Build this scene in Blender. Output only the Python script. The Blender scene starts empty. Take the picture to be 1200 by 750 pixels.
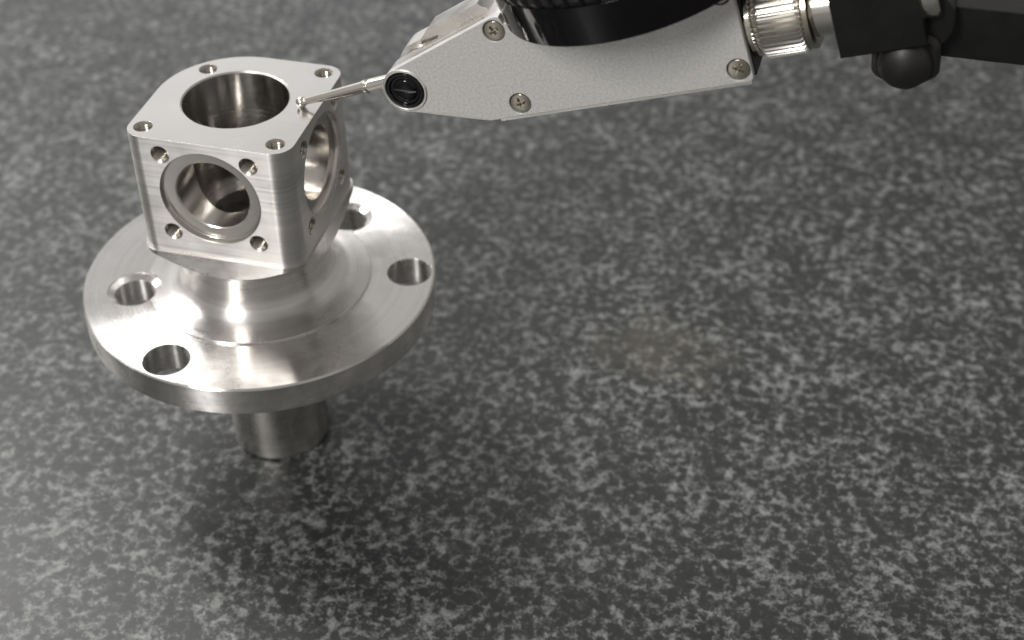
import bpy, bmesh, math, random
from mathutils import Matrix, Vector
random.seed(7)
PI = math.pi
S = 0.001                      # everything below is laid out in millimetres
sc = bpy.context.scene
C = sc.collection

# ------------------------------------------------------------------ camera
cam_d = bpy.data.cameras.new('camera'); cam = bpy.data.objects.new('camera', cam_d); C.objects.link(cam)
rt = Vector((0.96965, 0.24436, -0.00815)); up = Vector((-0.14914, 0.61756, 0.77225)); fw = Vector((-0.19374, 0.7476, -0.63526))
m = Matrix.Identity(4)
for i in range(3):
    m[i][0], m[i][1], m[i][2] = rt[i], up[i], -fw[i]
m.translation = Vector((94.059, -190.835, 196.76)) * S
cam.matrix_world = m
cam_d.sensor_width = 36.0; cam_d.lens = 1790.7 / 1200 * 36
cam_d.clip_start = 0.01; cam_d.clip_end = 50
cam_d.dof.use_dof = True; cam_d.dof.focus_distance = 0.221; cam_d.dof.aperture_fstop = 22
sc.camera = cam

# ------------------------------------------------------------------ world and lamps
w = bpy.data.worlds.new('World'); sc.world = w; w.use_nodes = True
bg = w.node_tree.nodes['Background']
bg.inputs['Color'].default_value = (1.0, 0.972, 0.94, 1); bg.inputs['Strength'].default_value = 0.43

def lamp(name, az, el, dist, sx, sy, power, col=(1, .98, .955), roll=0):
    d = bpy.data.lights.new(name, 'AREA'); d.shape = 'RECTANGLE'; d.size = sx; d.size_y = sy
    d.energy = power; d.color = col
    o = bpy.data.objects.new(name, d); C.objects.link(o)
    a, e = math.radians(az), math.radians(el)
    p = Vector((math.cos(a) * math.cos(e), math.sin(a) * math.cos(e), math.sin(e))) * dist
    o.location = p + Vector((0, 0, .04))
    o.rotation_euler = p.to_track_quat('Z', 'Y').to_euler()
    o.rotation_euler.rotate_axis('Z', math.radians(roll))
    return o
lamp('window_light', 125, 19, 2.5, 2.4, 1.5, 8.0, (.96, .985, 1))
for k_, (az_, el_) in enumerate(((142, 50), (153, 49), (166, 47))):
    lamp('ceiling_lamp_back', az_, el_, 1.7, .10, .62, 8.4, roll=0)
lamp('ceiling_lamp_front', -108, 36, 1.7, .28, .60, 22.5)

vs = sc.view_settings
vs.view_transform = 'Standard'; vs.look = 'None'; vs.gamma = 1; vs.exposure = 0.0
try: vs.use_curve_mapping = False
except Exception: pass
sc.cycles.max_bounces = 8; sc.cycles.glossy_bounces = 6; sc.cycles.diffuse_bounces = 3
sc.cycles.use_denoising = True
sc.cycles.sample_clamp_indirect = 6

# ------------------------------------------------------------------ materials
class NT:
    def __init__(s, name):
        s.m = bpy.data.materials.new(name); s.m.use_nodes = True
        s.t = s.m.node_tree; s.p = s.t.nodes['Principled BSDF']
    def n(s, typ, **kw):
        x = s.t.nodes.new(typ)
        for k, v in kw.items(): setattr(x, k, v)
        return x
    def l(s, a, b): s.t.links.new(a, b)
    def val(s, **kw):
        for k, v in kw.items():
            s.p.inputs[k.replace('_', ' ')].default_value = v
        return s
    def coord(s): 
        return s.n('ShaderNodeTexCoord').outputs['Object']
    def noise(s, vec, scale, detail=3, rough=.5, dist=0.):
        x = s.n('ShaderNodeTexNoise'); s.l(vec, x.inputs['Vector'])
        x.inputs['Scale'].default_value = scale; x.inputs['Detail'].default_value = detail
        x.inputs['Roughness'].default_value = rough; x.inputs['Distortion'].default_value = dist
        return x.outputs['Fac']
    def ramp(s, fac, stops):
        x = s.n('ShaderNodeValToRGB'); s.l(fac, x.inputs['Fac'])
        e = x.color_ramp.elements
        while len(e) < len(stops): e.new(.5)
        for q, (p, c) in zip(e, stops):
            q.position = p; q.color = (c, c, c, 1) if isinstance(c, (int, float)) else (*c, 1)
        return x.outputs['Color']
    def rng(s, fac, a, b, c, d):
        x = s.n('ShaderNodeMapRange'); s.l(fac, x.inputs['Value'])
        for k, v in zip(('From Min', 'From Max', 'To Min', 'To Max'), (a, b, c, d)): x.inputs[k].default_value = v
        return x.outputs['Result']
    def math(s, op, a, b=None):
        x = s.n('ShaderNodeMath', operation=op)
        for i, q in enumerate((a, b)):
            if q is None: continue
            if isinstance(q, (int, float)): x.inputs[i].default_value = q
            else: s.l(q, x.inputs[i])
        return x.outputs[0]
    def mix(s, fac, a, b):
        x = s.n('ShaderNodeMix', data_type='RGBA')
        for q, v in (('Factor', fac), ('A', a), ('B', b)):
            i = [k for k in x.inputs if k.name == q and (k.type == 'RGBA' or q == 'Factor')][0]
            if isinstance(v, (int, float)): i.default_value = v
            elif isinstance(v, tuple): i.default_value = (*v, 1)
            else: s.l(v, i)
        return [k for k in x.outputs if k.type == 'RGBA'][0]
    def bump(s, h, strength, dist, normal=None):
        x = s.n('ShaderNodeBump'); s.l(h, x.inputs['Height'])
        x.inputs['Strength'].default_value = strength; x.inputs['Distance'].default_value = dist
        if normal is not None: s.l(normal, x.inputs['Normal'])
        return x.outputs['Normal']
    def bevel(s, r):
        x = s.n('ShaderNodeBevel'); x.samples = 4; x.inputs['Radius'].default_value = r
        return x.outputs['Normal']
    def scaled(s, vec, sx, sy, sz):
        x = s.n('ShaderNodeMapping'); s.l(vec, x.inputs['Vector']); x.inputs['Scale'].default_value = (sx, sy, sz)
        return x.outputs['Vector']

def steel(name, col, rough, aniso, groove, bev=.00012, axis='Z', smudge=.15, rot=.25):
    """machined stainless: cutter lines run round the axis"""
    t = NT(name); co = t.coord()
    sp = t.n('ShaderNodeSeparateXYZ'); t.l(co, sp.inputs[0])
    x, y, z = (sp.outputs[i] for i in 'XYZ')
    r = t.math('SQRT', t.math('ADD', t.math('MULTIPLY', x, x), t.math('MULTIPLY', y, y)))
    cb = t.n('ShaderNodeCombineXYZ'); t.l(r, cb.inputs[0]); t.l(z, cb.inputs[1])
    lines = t.noise(cb.outputs[0], 3600, 2, .6)
    lines2 = t.noise(cb.outputs[0], 1100, 3, .6)
    big = t.noise(co, 90, 4, .55, .3)
    fine = t.noise(co, 700, 3, .6)
    h = t.math('ADD', t.math('MULTIPLY', lines, .6), t.math('MULTIPLY', lines2, .8))
    nb = t.bump(h, groove, .00002, t.bevel(bev) if bev else None)
    t.l(nb, t.p.inputs['Normal'])
    rr = t.math('ADD', t.rng(big, .35, .65, rough - smudge * .5, rough + smudge * .5), t.rng(fine, .3, .7, -.02, .02))
    rr = t.math('ADD', rr, t.rng(lines, .3, .7, -.03, .03))
    t.l(rr, t.p.inputs['Roughness'])
    k = t.rng(lines2, .3, .7, .90, 1.04)
    c = t.mix(t.rng(big, .4, .7, 0, 1), tuple(q * .93 for q in col), col)
    mm = t.n('ShaderNodeVectorMath', operation='SCALE'); t.l(c, mm.inputs[0]); t.l(k, mm.inputs['Scale'])
    t.l(mm.outputs[0], t.p.inputs['Base Color'])
    t.val(Metallic=1.0, Anisotropic=aniso, Anisotropic_Rotation=rot)
    tg = t.n('ShaderNodeTangent', direction_type='RADIAL', axis=axis); t.l(tg.outputs[0], t.p.inputs['Tangent'])
    return t.m

def milled(name, col, rough, bev=.00012):
    """milled block: horizontal passes on the sides, arcs of the face cutter on top"""
    t = NT(name); co = t.coord()
    geo = t.n('ShaderNodeNewGeometry'); ns = t.n('ShaderNodeSeparateXYZ'); t.l(geo.outputs['True Normal'], ns.inputs[0])
    top = t.math('GREATER_THAN', ns.outputs['Z'], .9)
    side = t.noise(t.scaled(co, 14, 14, 2400), 1, 3, .7)
    side2 = t.noise(t.scaled(co, 9, 9, 800), 1, 3, .7)
    # face cutter arcs: rings round a point off to the front right
    mp = t.n('ShaderNodeMapping'); t.l(co, mp.inputs['Vector']); mp.inputs['Location'].default_value = (-.026, .020, 0)
    wv = t.n('ShaderNodeTexWave', wave_type='RINGS', rings_direction='Z'); t.l(mp.outputs[0], wv.inputs['Vector'])
    wv.inputs['Scale'].default_value = 420; wv.inputs['Distortion'].default_value = 2.5; wv.inputs['Detail'].default_value = 2; wv.inputs['Detail Scale'].default_value = 4
    patch = t.rng(t.noise(co, 120, 3, .5), .42, .62, .05, 1)
    arcs = t.math('MULTIPLY', wv.outputs['Fac'], patch)
    hs = t.math('ADD', t.math('MULTIPLY', side, .5), side2)
    h = t.math('ADD', t.math('MULTIPLY', t.math('SUBTRACT', 1, top), hs), t.math('MULTIPLY', top, t.math('MULTIPLY', arcs, .16)))
    nb = t.bump(h, .9, .00002, t.bevel(bev)); t.l(nb, t.p.inputs['Normal'])
    big = t.noise(co, 110, 4, .6, .4)
    rr = t.math('ADD', t.rng(big, .35, .65, rough - .05, rough + .05), t.rng(side, .3, .7, -.04, .04))
    rr = t.math('ADD', rr, t.math('MULTIPLY', t.math('SUBTRACT', 1, top), .20))
    t.l(rr, t.p.inputs['Roughness'])
    c = t.mix(t.rng(t.math('ADD', t.math('MULTIPLY', side2, .5), t.math('MULTIPLY', side, .5)), .36, .62, 0, 1), tuple(q * .80 for q in col), col)
    t.l(c, t.p.inputs['Base Color'])
    an = t.math('MULTIPLY', t.math('SUBTRACT', 1, top), .88); t.l(an, t.p.inputs['Anisotropic'])
    t.val(Metallic=1.0, Anisotropic_Rotation=.25)
    tg = t.n('ShaderNodeTangent', direction_type='RADIAL', axis='Z'); t.l(tg.outputs[0], t.p.inputs['Tangent'])
    return t.m

def plain(name, col, rough, metal=0., bump=0., bscale=4000, bev=.0001, var=.05, spec=.5, colvar=0.):
    t = NT(name); co = t.coord()
    f = t.noise(co, bscale, 3, .6); g = t.noise(co, 160, 4, .6)
    nb = t.bevel(bev) if bev else None
    if bump: nb = t.bump(f, bump, .00004, nb)
    if nb is not None: t.l(nb, t.p.inputs['Normal'])
    t.l(t.rng(g, .35, .65, rough - var, rough + var), t.p.inputs['Roughness'])
    if colvar:
        t.l(t.mix(t.rng(f, .35, .65, 0, 1), tuple(q * (1 - colvar) for q in col), tuple(min(1, q * (1 + colvar)) for q in col)), t.p.inputs['Base Color'])
    else: t.p.inputs['Base Color'].default_value = (*col, 1)
    t.val(Metallic=metal); t.p.inputs['Specular IOR Level'].default_value = spec
    return t.m

M = {}
M['flange'] = steel('turned_steel_face', (.69, .67, .65), .27, 1.0, .7)
M['hub'] = steel('turned_steel_neck', (.64, .62, .60), .30, .85, .4, bev=.00004)
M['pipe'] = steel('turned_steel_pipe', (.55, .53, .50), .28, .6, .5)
M['block'] = milled('milled_steel', (.66, .64, .62), .22, bev=.00006)
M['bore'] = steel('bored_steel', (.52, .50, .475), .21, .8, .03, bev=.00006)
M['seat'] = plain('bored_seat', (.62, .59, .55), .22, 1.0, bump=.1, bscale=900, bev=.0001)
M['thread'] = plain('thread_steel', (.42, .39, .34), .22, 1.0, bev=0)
M['plate'] = plain('satin_chrome_plate', (.57, .56, .545), .40, .45, bump=.7, bscale=2500, colvar=.11, bev=.00022)
M['body'] = plain('bright_satin_chrome', (.82, .80, .77), .30, 1.0, bump=.12, bscale=5000)
M['chrome'] = plain('polished_chrome', (.72, .69, .63), .14, 1.0, bev=.00006)
M['screw'] = plain('nickel_screw', (.50, .46, .39), .22, 1.0, bev=.00006)
M['knurl'] = plain('nickel_knurl', (.60, .58, .54), .30, 1.0, bev=0)
M['gloss_black'] = plain('gloss_black_bezel', (.003, .003, .0035), .07, 0., bev=.00012, var=.02, spec=.3)
M['grip_black'] = plain('satin_black_grip', (.012, .012, .0125), .30, 0., bev=0, spec=.5)
M['black_oxide'] = plain('black_oxide_steel', (.006, .006, .006), .38, .0, bump=.5, bscale=900, bev=.0003, var=.13, spec=.3)
M['nut_black'] = plain('dull_black_nut', (.010, .0095, .009), .5, 0., bump=.5, bscale=700, bev=.0002, var=.08, spec=.35)
M['dial'] = plain('white_dial_face', (.78, .78, .76), .5)

def granite():
    t = NT('black_granite'); co = t.coord()
    wn = t.n('ShaderNodeTexNoise'); t.l(co, wn.inputs['Vector']); wn.inputs['Scale'].default_value = 700; wn.inputs['Detail'].default_value = 3
    wv = t.n('ShaderNodeVectorMath', operation='SCALE'); t.l(wn.outputs['Color'], wv.inputs[0]); wv.inputs['Scale'].default_value = .0018
    wc = t.n('ShaderNodeVectorMath', operation='ADD'); t.l(co, wc.inputs[0]); t.l(wv.outputs[0], wc.inputs[1])
    vo = t.n('ShaderNodeTexVoronoi', feature='F1'); t.l(wc.outputs[0], vo.inputs['Vector']); vo.inputs['Scale'].default_value = 550
    a = t.noise(wc.outputs[0], 610, 7, .68, .15)
    b = t.noise(co, 1700, 5, .68, .15)
    c = t.noise(co, 95, 3, .5)
    d = t.noise(co, 3400, 3, .65)
    s_ = t.math('ADD', t.math('MULTIPLY', a, .52), t.math('MULTIPLY', b, .34))
    s_ = t.math('ADD', s_, t.math('MULTIPLY', vo.outputs['Distance'], .19))
    s_ = t.math('ADD', s_, t.rng(c, .3, .7, -.034, .034))
    col = t.ramp(s_, [(.0, (.007, .0080, .0078)), (.502, (.0165, .0184, .0179)), (.542, (.039, .0422, .0410)), (.584, (.098, .1035, .1005)), (.66, (.180, .187, .180))])
    # faint warm lamp reflection painted into the colour, right of the middle
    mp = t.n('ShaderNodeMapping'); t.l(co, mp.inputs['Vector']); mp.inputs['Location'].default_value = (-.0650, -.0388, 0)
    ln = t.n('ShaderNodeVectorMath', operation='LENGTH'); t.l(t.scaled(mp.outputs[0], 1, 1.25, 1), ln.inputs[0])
    refl_ = t.math('ADD', ln.outputs['Value'], t.rng(t.noise(co, 140, 5, .7), .3, .7, -.011, .011))
    col = t.mix(t.rng(refl_, .002, .015, .17, 0), col, (.20, .165, .115))
    dk = t.rng(d, .35, .65, .82, 1.15)
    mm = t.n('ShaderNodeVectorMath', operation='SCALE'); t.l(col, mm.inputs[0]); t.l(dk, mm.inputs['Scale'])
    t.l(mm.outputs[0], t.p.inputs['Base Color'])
    wipe = t.noise(t.scaled(co, 14, 55, 1), 1, 4, .6, .6)
    t.l(t.math('ADD', t.rng(b, .35, .65, .37, .46), t.rng(wipe, .35, .65, -.05, .06)), t.p.inputs['Roughness'])
    t.l(t.bump(t.math('ADD', d, b), .10, .00003), t.p.inputs['Normal'])
    t.p.inputs['Specular IOR Level'].default_value = .48
    return t.m
M['granite'] = granite()

# ------------------------------------------------------------------ mesh helpers (millimetres in, metres out)
def tag(o, label=None, cat=None, kind=None, group=None):
    if label: o['label'] = label
    if cat: o['category'] = cat
    if kind: o['kind'] = kind
    if group: o['group'] = group
    return o
def empty(name, mat):
    o = bpy.data.objects.new(name, None); C.objects.link(o); o.empty_display_size = .01
    o.matrix_world = mat
    return o
def tmp(bm):
    me = bpy.data.meshes.new('tmp'); bmesh.ops.recalc_face_normals(bm, faces=bm.faces[:]); bm.to_mesh(me); bm.free()
    o = bpy.data.objects.new('tmp', me); C.objects.link(o); return o
def boolean(base, cutters, op='DIFFERENCE'):
    """base, cutters: bmesh -> mesh (exact solver)"""
    b = tmp(base); cs = [tmp(c) for c in cutters]
    for c in cs:
        md = b.modifiers.new('b', 'BOOLEAN'); md.operation = op; md.object = c; md.solver = 'EXACT'
    dg = bpy.context.evaluated_depsgraph_get()
    me = bpy.data.meshes.new_from_object(b.evaluated_get(dg))
    for o in [b] + cs:
        old = o.data; bpy.data.objects.remove(o); bpy.data.meshes.remove(old)
    bm = bmesh.new(); bm.from_mesh(me); bpy.data.meshes.remove(me)
    return bm
def obj(name, bm, mat, parent=None, sharp=32, scale=S, recalc=True, wn=False):
    if recalc: bmesh.ops.recalc_face_normals(bm, faces=bm.faces[:])
    me = bpy.data.meshes.new(name)
    bmesh.ops.scale(bm, vec=(scale,) * 3, verts=bm.verts[:])
    bm.to_mesh(me); bm.free()
    me.materials.clear(); me.materials.append(M[mat])
    for p in me.polygons: p.use_smooth = True; p.material_index = 0
    me.set_sharp_from_angle(angle=math.radians(sharp))
    o = bpy.data.objects.new(name, me); C.objects.link(o)
    if parent: o.parent = parent
    if wn:                                   # keep flat faces flat next to rounded corners
        md = o.modifiers.new('weighted_normals', 'WEIGHTED_NORMAL'); md.mode = 'FACE_AREA'; md.weight = 100; md.keep_sharp = True
    return o
def lathe(prof, n=96, mat=None, closed=False):
    """prof: (r, z) points round Z; r = 0 ends become poles; closed joins last to first"""
    bm = bmesh.new(); rings = []
    for r, z in prof:
        if r < 1e-6: rings.append([bm.verts.new((0, 0, z))])
        else: rings.append([bm.verts.new((r * math.cos(2 * PI * i / n), r * math.sin(2 * PI * i / n), z)) for i in range(n)])
    pr = list(zip(rings[:-1], rings[1:])) + ([(rings[-1], rings[0])] if closed else [])
    for a, b in pr:
        for i in range(n):
            j = (i + 1) % n
            if len(a) == 1 and len(b) == 1: continue
            if len(a) == 1: bm.faces.new((a[0], b[i], b[j]))
            elif len(b) == 1: bm.faces.new((a[i], a[j], b[0]))
            else: bm.faces.new((a[i], a[j], b[j], b[i]))
    if mat: bmesh.ops.transform(bm, matrix=mat, verts=bm.verts[:])
    return bm
def cyl(r, z0, z1, n=64, mat=None): return lathe([(0, z0), (r, z0), (r, z1), (0, z1)], n, mat)
def prism(outline, z0, z1, mat=None):
    bm = bmesh.new()
    a = [bm.verts.new((x, y, z0)) for x, y in outline]; b = [bm.verts.new((x, y, z1)) for x, y in outline]
    bm.faces.new(a); bm.faces.new(b[::-1])
    k = len(a)
    for i in range(k): bm.faces.new((a[i], a[(i + 1) % k], b[(i + 1) % k], b[i]))
    if mat: bmesh.ops.transform(bm, matrix=mat, verts=bm.verts[:])
    return bm
def box(x0, x1, y0, y1, z0, z1, mat=None): return prism([(x0, y0), (x1, y0), (x1, y1), (x0, y1)], z0, z1, mat)
def loft(sections):
    """sections: list of equal-length closed loops of 3D points"""
    bm = bmesh.new(); R = [[bm.verts.new(p) for p in s] for s in sections]; k = len(R[0])
    for a, b in zip(R[:-1], R[1:]):
        for i in range(k): bm.faces.new((a[i], a[(i + 1) % k], b[(i + 1) % k], b[i]))
    bm.faces.new(R[0][::-1]); bm.faces.new(R[-1])
    return bm
def axis_mat(origin, direction, roll_to=None):
    """matrix whose Z is `direction`, at `origin`"""
    z = Vector(direction).normalized(); q = z.to_track_quat('Z', 'Y').to_matrix().to_4x4()
    q.translation = Vector(origin); return q
def arc2(cx, cy, r, a0, a1, n):
    return [(cx + r * math.cos(math.radians(a0 + (a1 - a0) * i / n)), cy + r * math.sin(math.radians(a0 + (a1 - a0) * i / n))) for i in range(n + 1)]
def merge(bms):
    out = bmesh.new()
    for b in bms:
        me = bpy.data.meshes.new('t'); b.to_mesh(me); b.free(); out.from_mesh(me); bpy.data.meshes.remove(me)
    return out

# ------------------------------------------------------------------ the surface
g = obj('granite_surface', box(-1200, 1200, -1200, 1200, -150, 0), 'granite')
tag(g, 'dark grey speckled granite surface plate under everything', 'granite surface', 'structure')

# ------------------------------------------------------------------ the machined fitting
ZFB, ZFT, ZL, ZT, ZC = 31.13, 36.37, 49.72, 71.09, 61.07
fit = empty('machined_fitting', Matrix.Identity(4))
tag(fit, 'shiny stainless steel valve fitting with square bored block on a round drilled flange', 'machined part')

# pipe stub
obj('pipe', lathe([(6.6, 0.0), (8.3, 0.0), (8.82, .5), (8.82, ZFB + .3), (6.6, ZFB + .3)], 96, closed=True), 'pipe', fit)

# flange with four bolt holes, two of them spot-faced against the neck
def polar(r, a): return (r * math.cos(math.radians(a)), r * math.sin(math.radians(a)))
H_OUT = [polar(25.65, -104.4), polar(25.65, 14.4)]
H_IN = [polar(21.3, -154.6), polar(21.3, 64.6)]
R = 30.0
fb = lathe([(7.5, ZFB), (R - .25, ZFB), (R, ZFB + .25), (R, ZFT - .3), (R - .3, ZFT), (7.5, ZFT)], 192, closed=True)
T = Matrix.Translation
cut = [cyl(3.85, ZFB - 2, ZFT + 2, 64, T((x, y, 0))) for x, y in H_OUT]
for x, y in H_IN:
    cut.append(lathe([(0, ZFB - 2), (3.45, ZFB - 2), (3.45, ZFT - .75), (4.55, ZFT - .12), (4.6, ZFT + 3), (0, ZFT + 3)], 64, T((x, y, 0))))
obj('flange', boolean(fb, cut), 'flange', fit, wn=True)

# outline of the block seen from above (grow = offset outwards)
def block_outline(grow=0.):
    a, b, rl = 13.70, 13.24, 2.9
    p = []
    p += arc2(-b + rl, -a + rl, rl + grow, 180, 270, 8)
    p += arc2(a - 3.3, -a + 3.3, 3.3 + grow, 270, 360, 10)
    p += arc2(a - rl, b - rl, rl + grow, 0, 90, 8)
    p += arc2(0, 0, b + grow, 90, 180, 40)
    return p
# neck: turned profile, upper flare cut off flat by the block's faces
hp = [(6.5, ZFT - .3), (19.05, ZFT - .3), (19.05, ZFT + .26), (18.95, ZFT + .34), (15.7, ZFT + .62)]
for i in range(1, 15):                      # hollow fillet from the flange up to the neck
    t_ = math.radians(6 + 82 * i / 14)
    hp.append((15.7 + .4 - 3.6 * math.sin(t_), ZFT + .60 + 3.7 * (1 - math.cos(t_))))
hp += [(12.45, 42.6), (12.42, 43.9), (12.6, 44.5), (13.1, 45.05), (14.0, 45.85), (15.6, 47.1), (17.0, 48.25), (18.2, 49.1), (19.4, ZL), (6.5, ZL)]
hub = lathe(hp, 160, closed=True)
ring = boolean(cyl(26, 44.2, ZL + 3, 96), [prism(block_outline(.42), 40, ZL + 6)])
hub = boolean(hub, [ring])
hub = boolean(hub, [cyl(4.6, ZFT - 1, ZFT + 3.2, 64, T((x, y, 0))) for x, y in H_IN])
obj('neck', hub, 'hub', fit, sharp=28, wn=True)

# block: vertical bore, two side bores with stepped seats, twelve tapped holes
def seat(mat):
    return lathe([(0, -2), (8.5, -2), (8.45, 0), (8.32, .08), (8.26, .75), (8.1, .98), (7.8, 1.06), (6.2, 1.10), (6.02, 1.24), (6.02, 12.2), (0, 12.2)], 96, mat)
FRONT = axis_mat((0, -13.70, ZC), (0, 1, 0)); RIGHT = axis_mat((13.70, 0, ZC), (-1, 0, 0))
blk = prism(block_outline(), ZL - .15, ZT)
cuts = [lathe([(0, ZL - 3), (8.45, ZL - 3), (8.45, ZT - .22), (8.72, ZT + .05), (8.72, ZT + 2), (0, ZT + 2)], 128), seat(FRONT), seat(RIGHT)]
hd = 10.83; hf = 7.215
tapped = [(( -hd, -hd, ZT), (0, 0, -1)), ((hd, -hd, ZT), (0, 0, -1)), ((hd, hd, ZT), (0, 0, -1)), ((-7.86, 7.65, ZT), (0, 0, -1))]
tapped += [((x, -13.70, ZC + z), (0, 1, 0)) for x in (-hf, hf) for z in (-hf, hf)]
tapped += [((13.70, y, ZC + z), (-1, 0, 0)) for y in (-hf, hf) for z in (-hf, hf)]
for p, d in tapped: cuts.append(cyl(1.52, -1, 4.6, 32, axis_mat(p, d)))
blk = boolean(blk, cuts)
block = obj('block', blk, 'block', fit, wn=True)
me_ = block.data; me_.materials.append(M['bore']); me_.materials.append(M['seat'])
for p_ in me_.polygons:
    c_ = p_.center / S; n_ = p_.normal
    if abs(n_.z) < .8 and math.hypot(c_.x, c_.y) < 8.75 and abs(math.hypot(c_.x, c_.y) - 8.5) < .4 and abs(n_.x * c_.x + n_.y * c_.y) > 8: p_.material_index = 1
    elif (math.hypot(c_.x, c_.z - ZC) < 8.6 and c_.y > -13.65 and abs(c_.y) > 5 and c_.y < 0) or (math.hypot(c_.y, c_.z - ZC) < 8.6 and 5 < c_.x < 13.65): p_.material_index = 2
# tapped-hole liner: countersink and V thread
pr = [(1.515, .004), (1.22, .24)]
z = .32
while z < 4.2:
    pr += [(1.14, z), (1.36, z + .19), (1.36, z + .23)]; z += .42
pr += [(1.1, z), (0, z + .5)]
thr = lathe(pr, 28)
bmesh.ops.recalc_face_normals(thr, faces=thr.faces[:]); bmesh.ops.reverse_faces(thr, faces=thr.faces[:])
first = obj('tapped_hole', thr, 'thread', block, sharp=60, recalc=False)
for i, (p, d) in enumerate(tapped):
    o = first if i == 0 else first.copy()
    if i: C.objects.link(o); o.parent = block
    mm_ = axis_mat(p, d); mm_.translation = Vector(p) * S
    o.matrix_local = mm_

# ------------------------------------------------------------------ the lever indicator
U = Vector((.94924, -.02933, .31319)); W = Vector((-.31322, .00355, .94967)); N = Vector((-.02897, -.99956, -.00582))
BALL = Vector((11.0438, .1609, ZT + .9))
IM = Matrix.Identity(4)
for i in range(3): IM[i][0], IM[i][1], IM[i][2] = U[i], -N[i], W[i]
IM.translation = BALL * S
ind = empty('lever_indicator', IM)
tag(ind, 'silver lever dial indicator with black bezel, its stylus ball touching the block top', 'dial indicator')
# local axes: x along the body, y away from the camera, z up along the side plate
XZ = Matrix(((1, 0, 0, 0), (0, 0, 1, 0), (0, 1, 0, 0), (0, 0, 0, 1)))       # (a, b, c) -> x = a, z = b, y = c
PU, PW = 21.29, 2.06

def plate_outline(grow=0., top=True):
    p = []
    r = 3.5 + grow
    p += arc2(PU, PW, r, 107, 255, 18)                         # rounded nose
    p += [(30.6, -4.35 - grow), (32.8, -4.92 - grow), (71.3, -4.92 - grow)]
    p += arc2(71.35, -4.02, .9 + grow, 270, 360, 5)
    p += [(72.25 + grow, 9.7), (39.7, 9.7), (39.4, 10.9 + grow), (38.2, 10.9 + grow)]
    return p
# side plate, 1.2 mm thick, with countersunk pockets
pl = prism(plate_outline(), -6.0, -4.75, XZ)
SCREWS = [(38.05, 8.9), (38.14, -2.88), (70.5, -2.83), (70.5, 8.6)]
pk = [cyl(1.66, -7, -5.35, 40, XZ @ T((a, b, 0))) for a, b in SCREWS]
pk.append(cyl(3.0, -7, -5.2, 48, XZ @ T((PU, PW, 0))))
plate = obj('side_plate', boolean(pl, pk), 'plate', ind, wn=True)

# crosshead screws
def screw_mesh():
    s_ = lathe([(0, 0), (1.53, 0), (1.53, .42), (1.42, .56), (1.0, .63), (0, .66)], 40)
    def wedge(m_): return loft([[m_ @ Vector((x * a_, y * b_, z_)) for x, y in ((-1, -1), (1, -1), (1, 1), (-1, 1))] for a_, b_, z_ in ((.45, .07, .22), (.95, .27, .72), (1.2, .35, .95))])
    c1 = wedge(Matrix.Identity(4)); c2 = wedge(Matrix.Rotation(PI / 2, 4, 'Z'))
    return boolean(s_, [c1, c2])
sm = None
for i, (a, b) in enumerate(SCREWS):
    if i == 0: so = obj('screw', screw_mesh(), 'screw', plate, sharp=30)
    else: so = sm.copy(); C.objects.link(so); so.parent = plate
    sm = so
    mm_ = axis_mat((a, -5.38, b), (0, -1, 0)) @ Matrix.Rotation(math.radians((27, 8, 52, 15)[i]), 4, 'Z')
    mm_.translation *= S
    so.matrix_local = mm_
# black slotted pivot cap in a bright ring
pv = lathe([(0, -.4), (2.9, -.4), (2.9, .42), (2.72, .62), (2.45, .62), (2.25, .30), (1.85, .25), (1.65, .52), (1.45, .62), (0, .64)], 56)
pv = boolean(pv, [box(-2.0, 2.0, -.14, .14, .38, 2)])
pm = axis_mat((PU, -5.5, PW), (0, -1, 0)); 
bmesh.ops.rotate(pv, verts=pv.verts[:], cent=(0, 0, 0), matrix=Matrix.Rotation(math.radians(-17), 3, 'Z'))
po = obj('pivot_cap', pv, 'gloss_black', plate, sharp=30); pm.translation *= S; po.matrix_local = pm
rg = lathe([(2.98, -.1), (3.5, -.1), (3.5, .02), (3.36, .16), (3.1, .18), (2.98, .05)], 56, closed=True)
ro = obj('pivot_ring', rg, 'body', plate); pm2 = axis_mat((PU, -6.02, PW), (0, -1, 0)); pm2.translation *= S; ro.matrix_local = pm2

# body behind the plate: main casting, fork cheeks at the nose
sl = math.atan2(10.9 - 5.42, 38.2 - 20.27)                        # slope of the upper edge
def body_outline(g_=-.05):
    p = arc2(PU, PW, 3.5 + g_, 107, 255, 18)
    p += [(30.6, -4.35 - g_), (32.8, -4.92 - g_), (33.5, -4.92 - g_), (33.7, -6.05), (71.5, -6.05), (71.5, 9.6), (39.8, 9.6), (39.4, 10.9 + g_), (38.2, 10.9 + g_)]
    return p
bd = prism(body_outline(), -4.60, 6.0, XZ)
slot = prism([(10, -6), (27.2, -6), (27.2, 14), (10, 14)], -1.9, 1.9, XZ)
obj('body', boolean(bd, [slot]), 'body', ind, wn=True)
obj('end_cap', box(71.5, 72.42, -4.62, 5.9, -4.7, 9.5), 'nut_black', ind)
# dovetail rail on the sloping shoulder
cs, sn = math.cos(sl), math.sin(sl)
D0 = Vector((20.27, 0, 5.42))
def dpt(s_, y, h): return (D0.x + s_ * cs - h * sn, y, D0.z + s_ * sn + h * cs)
def dsec(s_, h1, tw=2.25): return [dpt(s_, -1.5, -.3), dpt(s_, -1.5, .15), dpt(s_, -tw, h1), dpt(s_, tw, h1), dpt(s_, 1.5, .15), dpt(s_, 1.5, -.3)]
dv = loft([dsec(4.2, .55), dsec(6.6, 1.75), dsec(16.6, 1.75)])
dv = boolean(dv, [cyl(2.0, -8, 8, 40, XZ @ T((dpt(18.2, 0, 1.6)[0], dpt(18.2, 0, 1.6)[2], 0)))])
dov = obj('dovetail', dv, 'body', ind)
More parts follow.
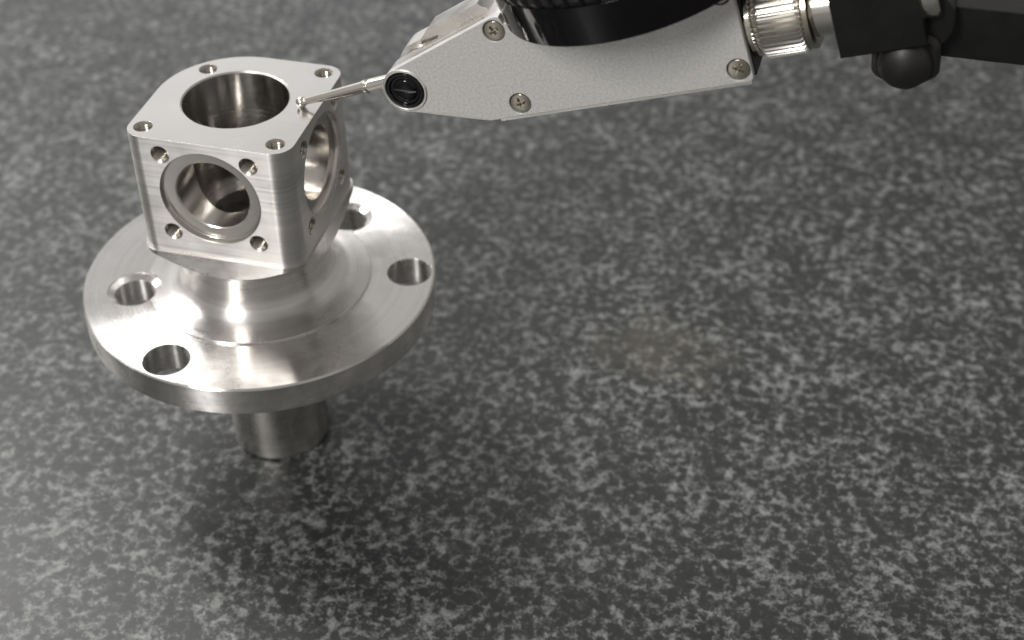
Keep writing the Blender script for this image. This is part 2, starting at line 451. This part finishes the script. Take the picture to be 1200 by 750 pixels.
# thin relief groove line along the near shoulder, as a raised rib
rb = loft([[dpt(s_, -4.4, -.2), dpt(s_, -4.4, .16), dpt(s_, -3.9, .16), dpt(s_, -3.9, -.2)] for s_ in (3.6, 16.8)])
obj('shoulder_rib', rb, 'body', ind)
bs = lathe([(0, 8), (14.5, 8), (14.5, 11.2), (0, 11.2)], 96, T((58.24, 0, 0)))
obj('dial_boss', boolean(bs, [box(20, 100, -20, -6.2, 0, 30), box(20, 100, 6.2, 20, 0, 30)]), 'body', ind)

# bezel: glossy black skirt, fluted grip, crystal
bz = lathe([(14.3, 10.9), (18.45, 10.28), (18.89, 10.5), (19.15, 13.5), (19.3, 16.1), (18.6, 16.3), (14.3, 16.3)], 160, T((58.24, 0, 0)), closed=True)
bez = obj('bezel', bz, 'gloss_black', ind)
def flute(rad, z_, nr, depth, duty=(0, .12, .5, .62)):
    pts = []
    for k in range(nr):
        for q, f in zip(duty, (0, 1, 1, 0)):
            a = 2 * PI * (k + q) / nr; r_ = rad - depth * (1 - f)
            pts.append((r_ * math.cos(a), r_ * math.sin(a), z_))
    return pts
gr = loft([flute(18.9, 16.0, 56, .05), flute(19.5, 16.35, 56, .5), flute(20.1, 17.3, 56, .7), flute(20.1, 22.0, 56, .7), flute(19.3, 22.9, 56, .1), flute(17.4, 23.2, 56, 0)])
bmesh.ops.translate(gr, verts=gr.verts[:], vec=(58.24, 0, 0))
obj('grip_ring', gr, 'grip_black', bez)
obj('dial_face', cyl(17.0, 23.25, 23.4, 64, T((58.24, 0, 0))), 'dial', bez)

# stylus
sd = Vector((14.9, 0, .98)).normalized()
SM = axis_mat((0, 0, 0), sd)
st = lathe([(0, .45), (.60, .45), (.62, .8), (.52, .95), (.56, 1.2), (1.0, 11.3), (1.12, 11.7), (1.12, 12.1), (.82, 12.2), (.82, 12.6), (1.1, 12.7), (1.1, 18.0), (0, 18.0)], 40, SM)
sty = obj('stylus', st, 'chrome', ind)
bp = [(.9 * math.sin(PI * i / 16), -.9 * math.cos(PI * i / 16)) for i in range(17)]; bp[0] = (0, -.9); bp[-1] = (0, .9)
obj('contact_ball', lathe(bp, 32), 'chrome', sty, sharp=80)
# lever hub between the cheeks
obj('lever_hub', lathe([(0, -1.7), (2.6, -1.7), (2.6, 1.7), (0, 1.7)], 40, XZ @ T((PU, PW, 0))), 'chrome', ind)

# stem: lip, knurled collar, shaft
WK = 1.6
def XM(u0): return axis_mat((u0, 0, WK), (1, 0, 0))
obj('stem', lathe([(0, 0), (5.1, 0), (5.35, .25), (5.35, .8), (4.6, 1.1), (4.0, 1.2), (4.0, 24.6), (3.6, 25.0), (0, 25.0)], 64, XM(72.4)), 'chrome', ind)
kn = loft([[(x, y, z_) for x, y, z_ in flute(r_, zz, 44, d_, (0, .30, .56, .86))] for r_, zz, d_ in ((4.9, 0, .02), (5.45, .45, .4), (5.9, .95, .6), (5.9, 6.0, .6), (5.6, 6.35, .3), (5.2, 6.5, .02))])
bmesh.ops.transform(kn, matrix=XM(73.45), verts=kn.verts[:])
obj('knurled_collar', kn, 'knurl', ind, sharp=25)
obj('collar_rim', lathe([(4.05, 0), (5.2, 0), (5.5, .35), (5.5, 1.0), (5.0, 1.3), (4.05, 1.3)], 64, XM(79.9), closed=True), 'screw', ind)

# ------------------------------------------------------------------ the black holder
hm = IM.copy(); hm.translation = (BALL + 90 * U) * S
hold = empty('indicator_holder', hm)
tag(hold, 'black steel clamp and flat arm gripping the indicator stem', 'holder arm')
def L(o_): return T((-90, 0, 0)) @ (o_ or Matrix.Identity(4))
cb = prism([(84.0, -4.0), (95.25, -4.0), (95.25, 9.4), (84.0, 9.4)], -5.0, 5.0, L(XZ))
hole = cyl(4.03, 60, 120, 64, L(axis_mat((0, 0, WK), (1, 0, 0))))
cb = boolean(cb, [hole])
obj('clamp_block', cb, 'black_oxide', hold)
# lug that joins block, nut and arm
lg = prism(arc2(94.2, -2.2, 4.6, -120, 80, 24) + [(92.0, 2.6), (90.0, -5.0)], -1.2, 5.0, L(XZ))
obj('lug', lg, 'black_oxide', hold)
# domed nut under the block
hx = []
for k in range(72):
    a_ = math.radians(5 * k); f_ = ((5 * k + 30 + 12) % 60) - 30
    r_ = min(4.85, 4.45 / math.cos(math.radians(f_))); hx.append((r_ * math.cos(a_), r_ * math.sin(a_)))
NM = L(axis_mat((91.7, 0, -7.1), (0, -1, 0)))
def hexs(sc_, z_): return [NM @ Vector((x * sc_, y * sc_, z_)) for x, y in hx]
nut = loft([hexs(.9, -6.0), hexs(1, -5.6), hexs(1, 1.6), hexs(.86, 2.4)])
no = obj('clamp_nut', nut, 'nut_black', hold, sharp=20)
dm = [(3.5, 3.6), (3.3, 4.2), (2.7, 4.75), (1.6, 5.25), (.5, 5.6), (0, 5.62)]
obj('nut_dome', lathe([(0, 1.5), (3.5, 1.5)] + dm, 40, NM), 'nut_black', no, sharp=60)
# flat arm running off to the right
inv = (hm.inverted()); 
am = box(101.6, 330, -.7, 8.5, 92.9, 100.4)
for v_ in am.verts: v_.co = (inv @ (v_.co * S)) / S
obj('arm', am, 'black_oxide', hold)
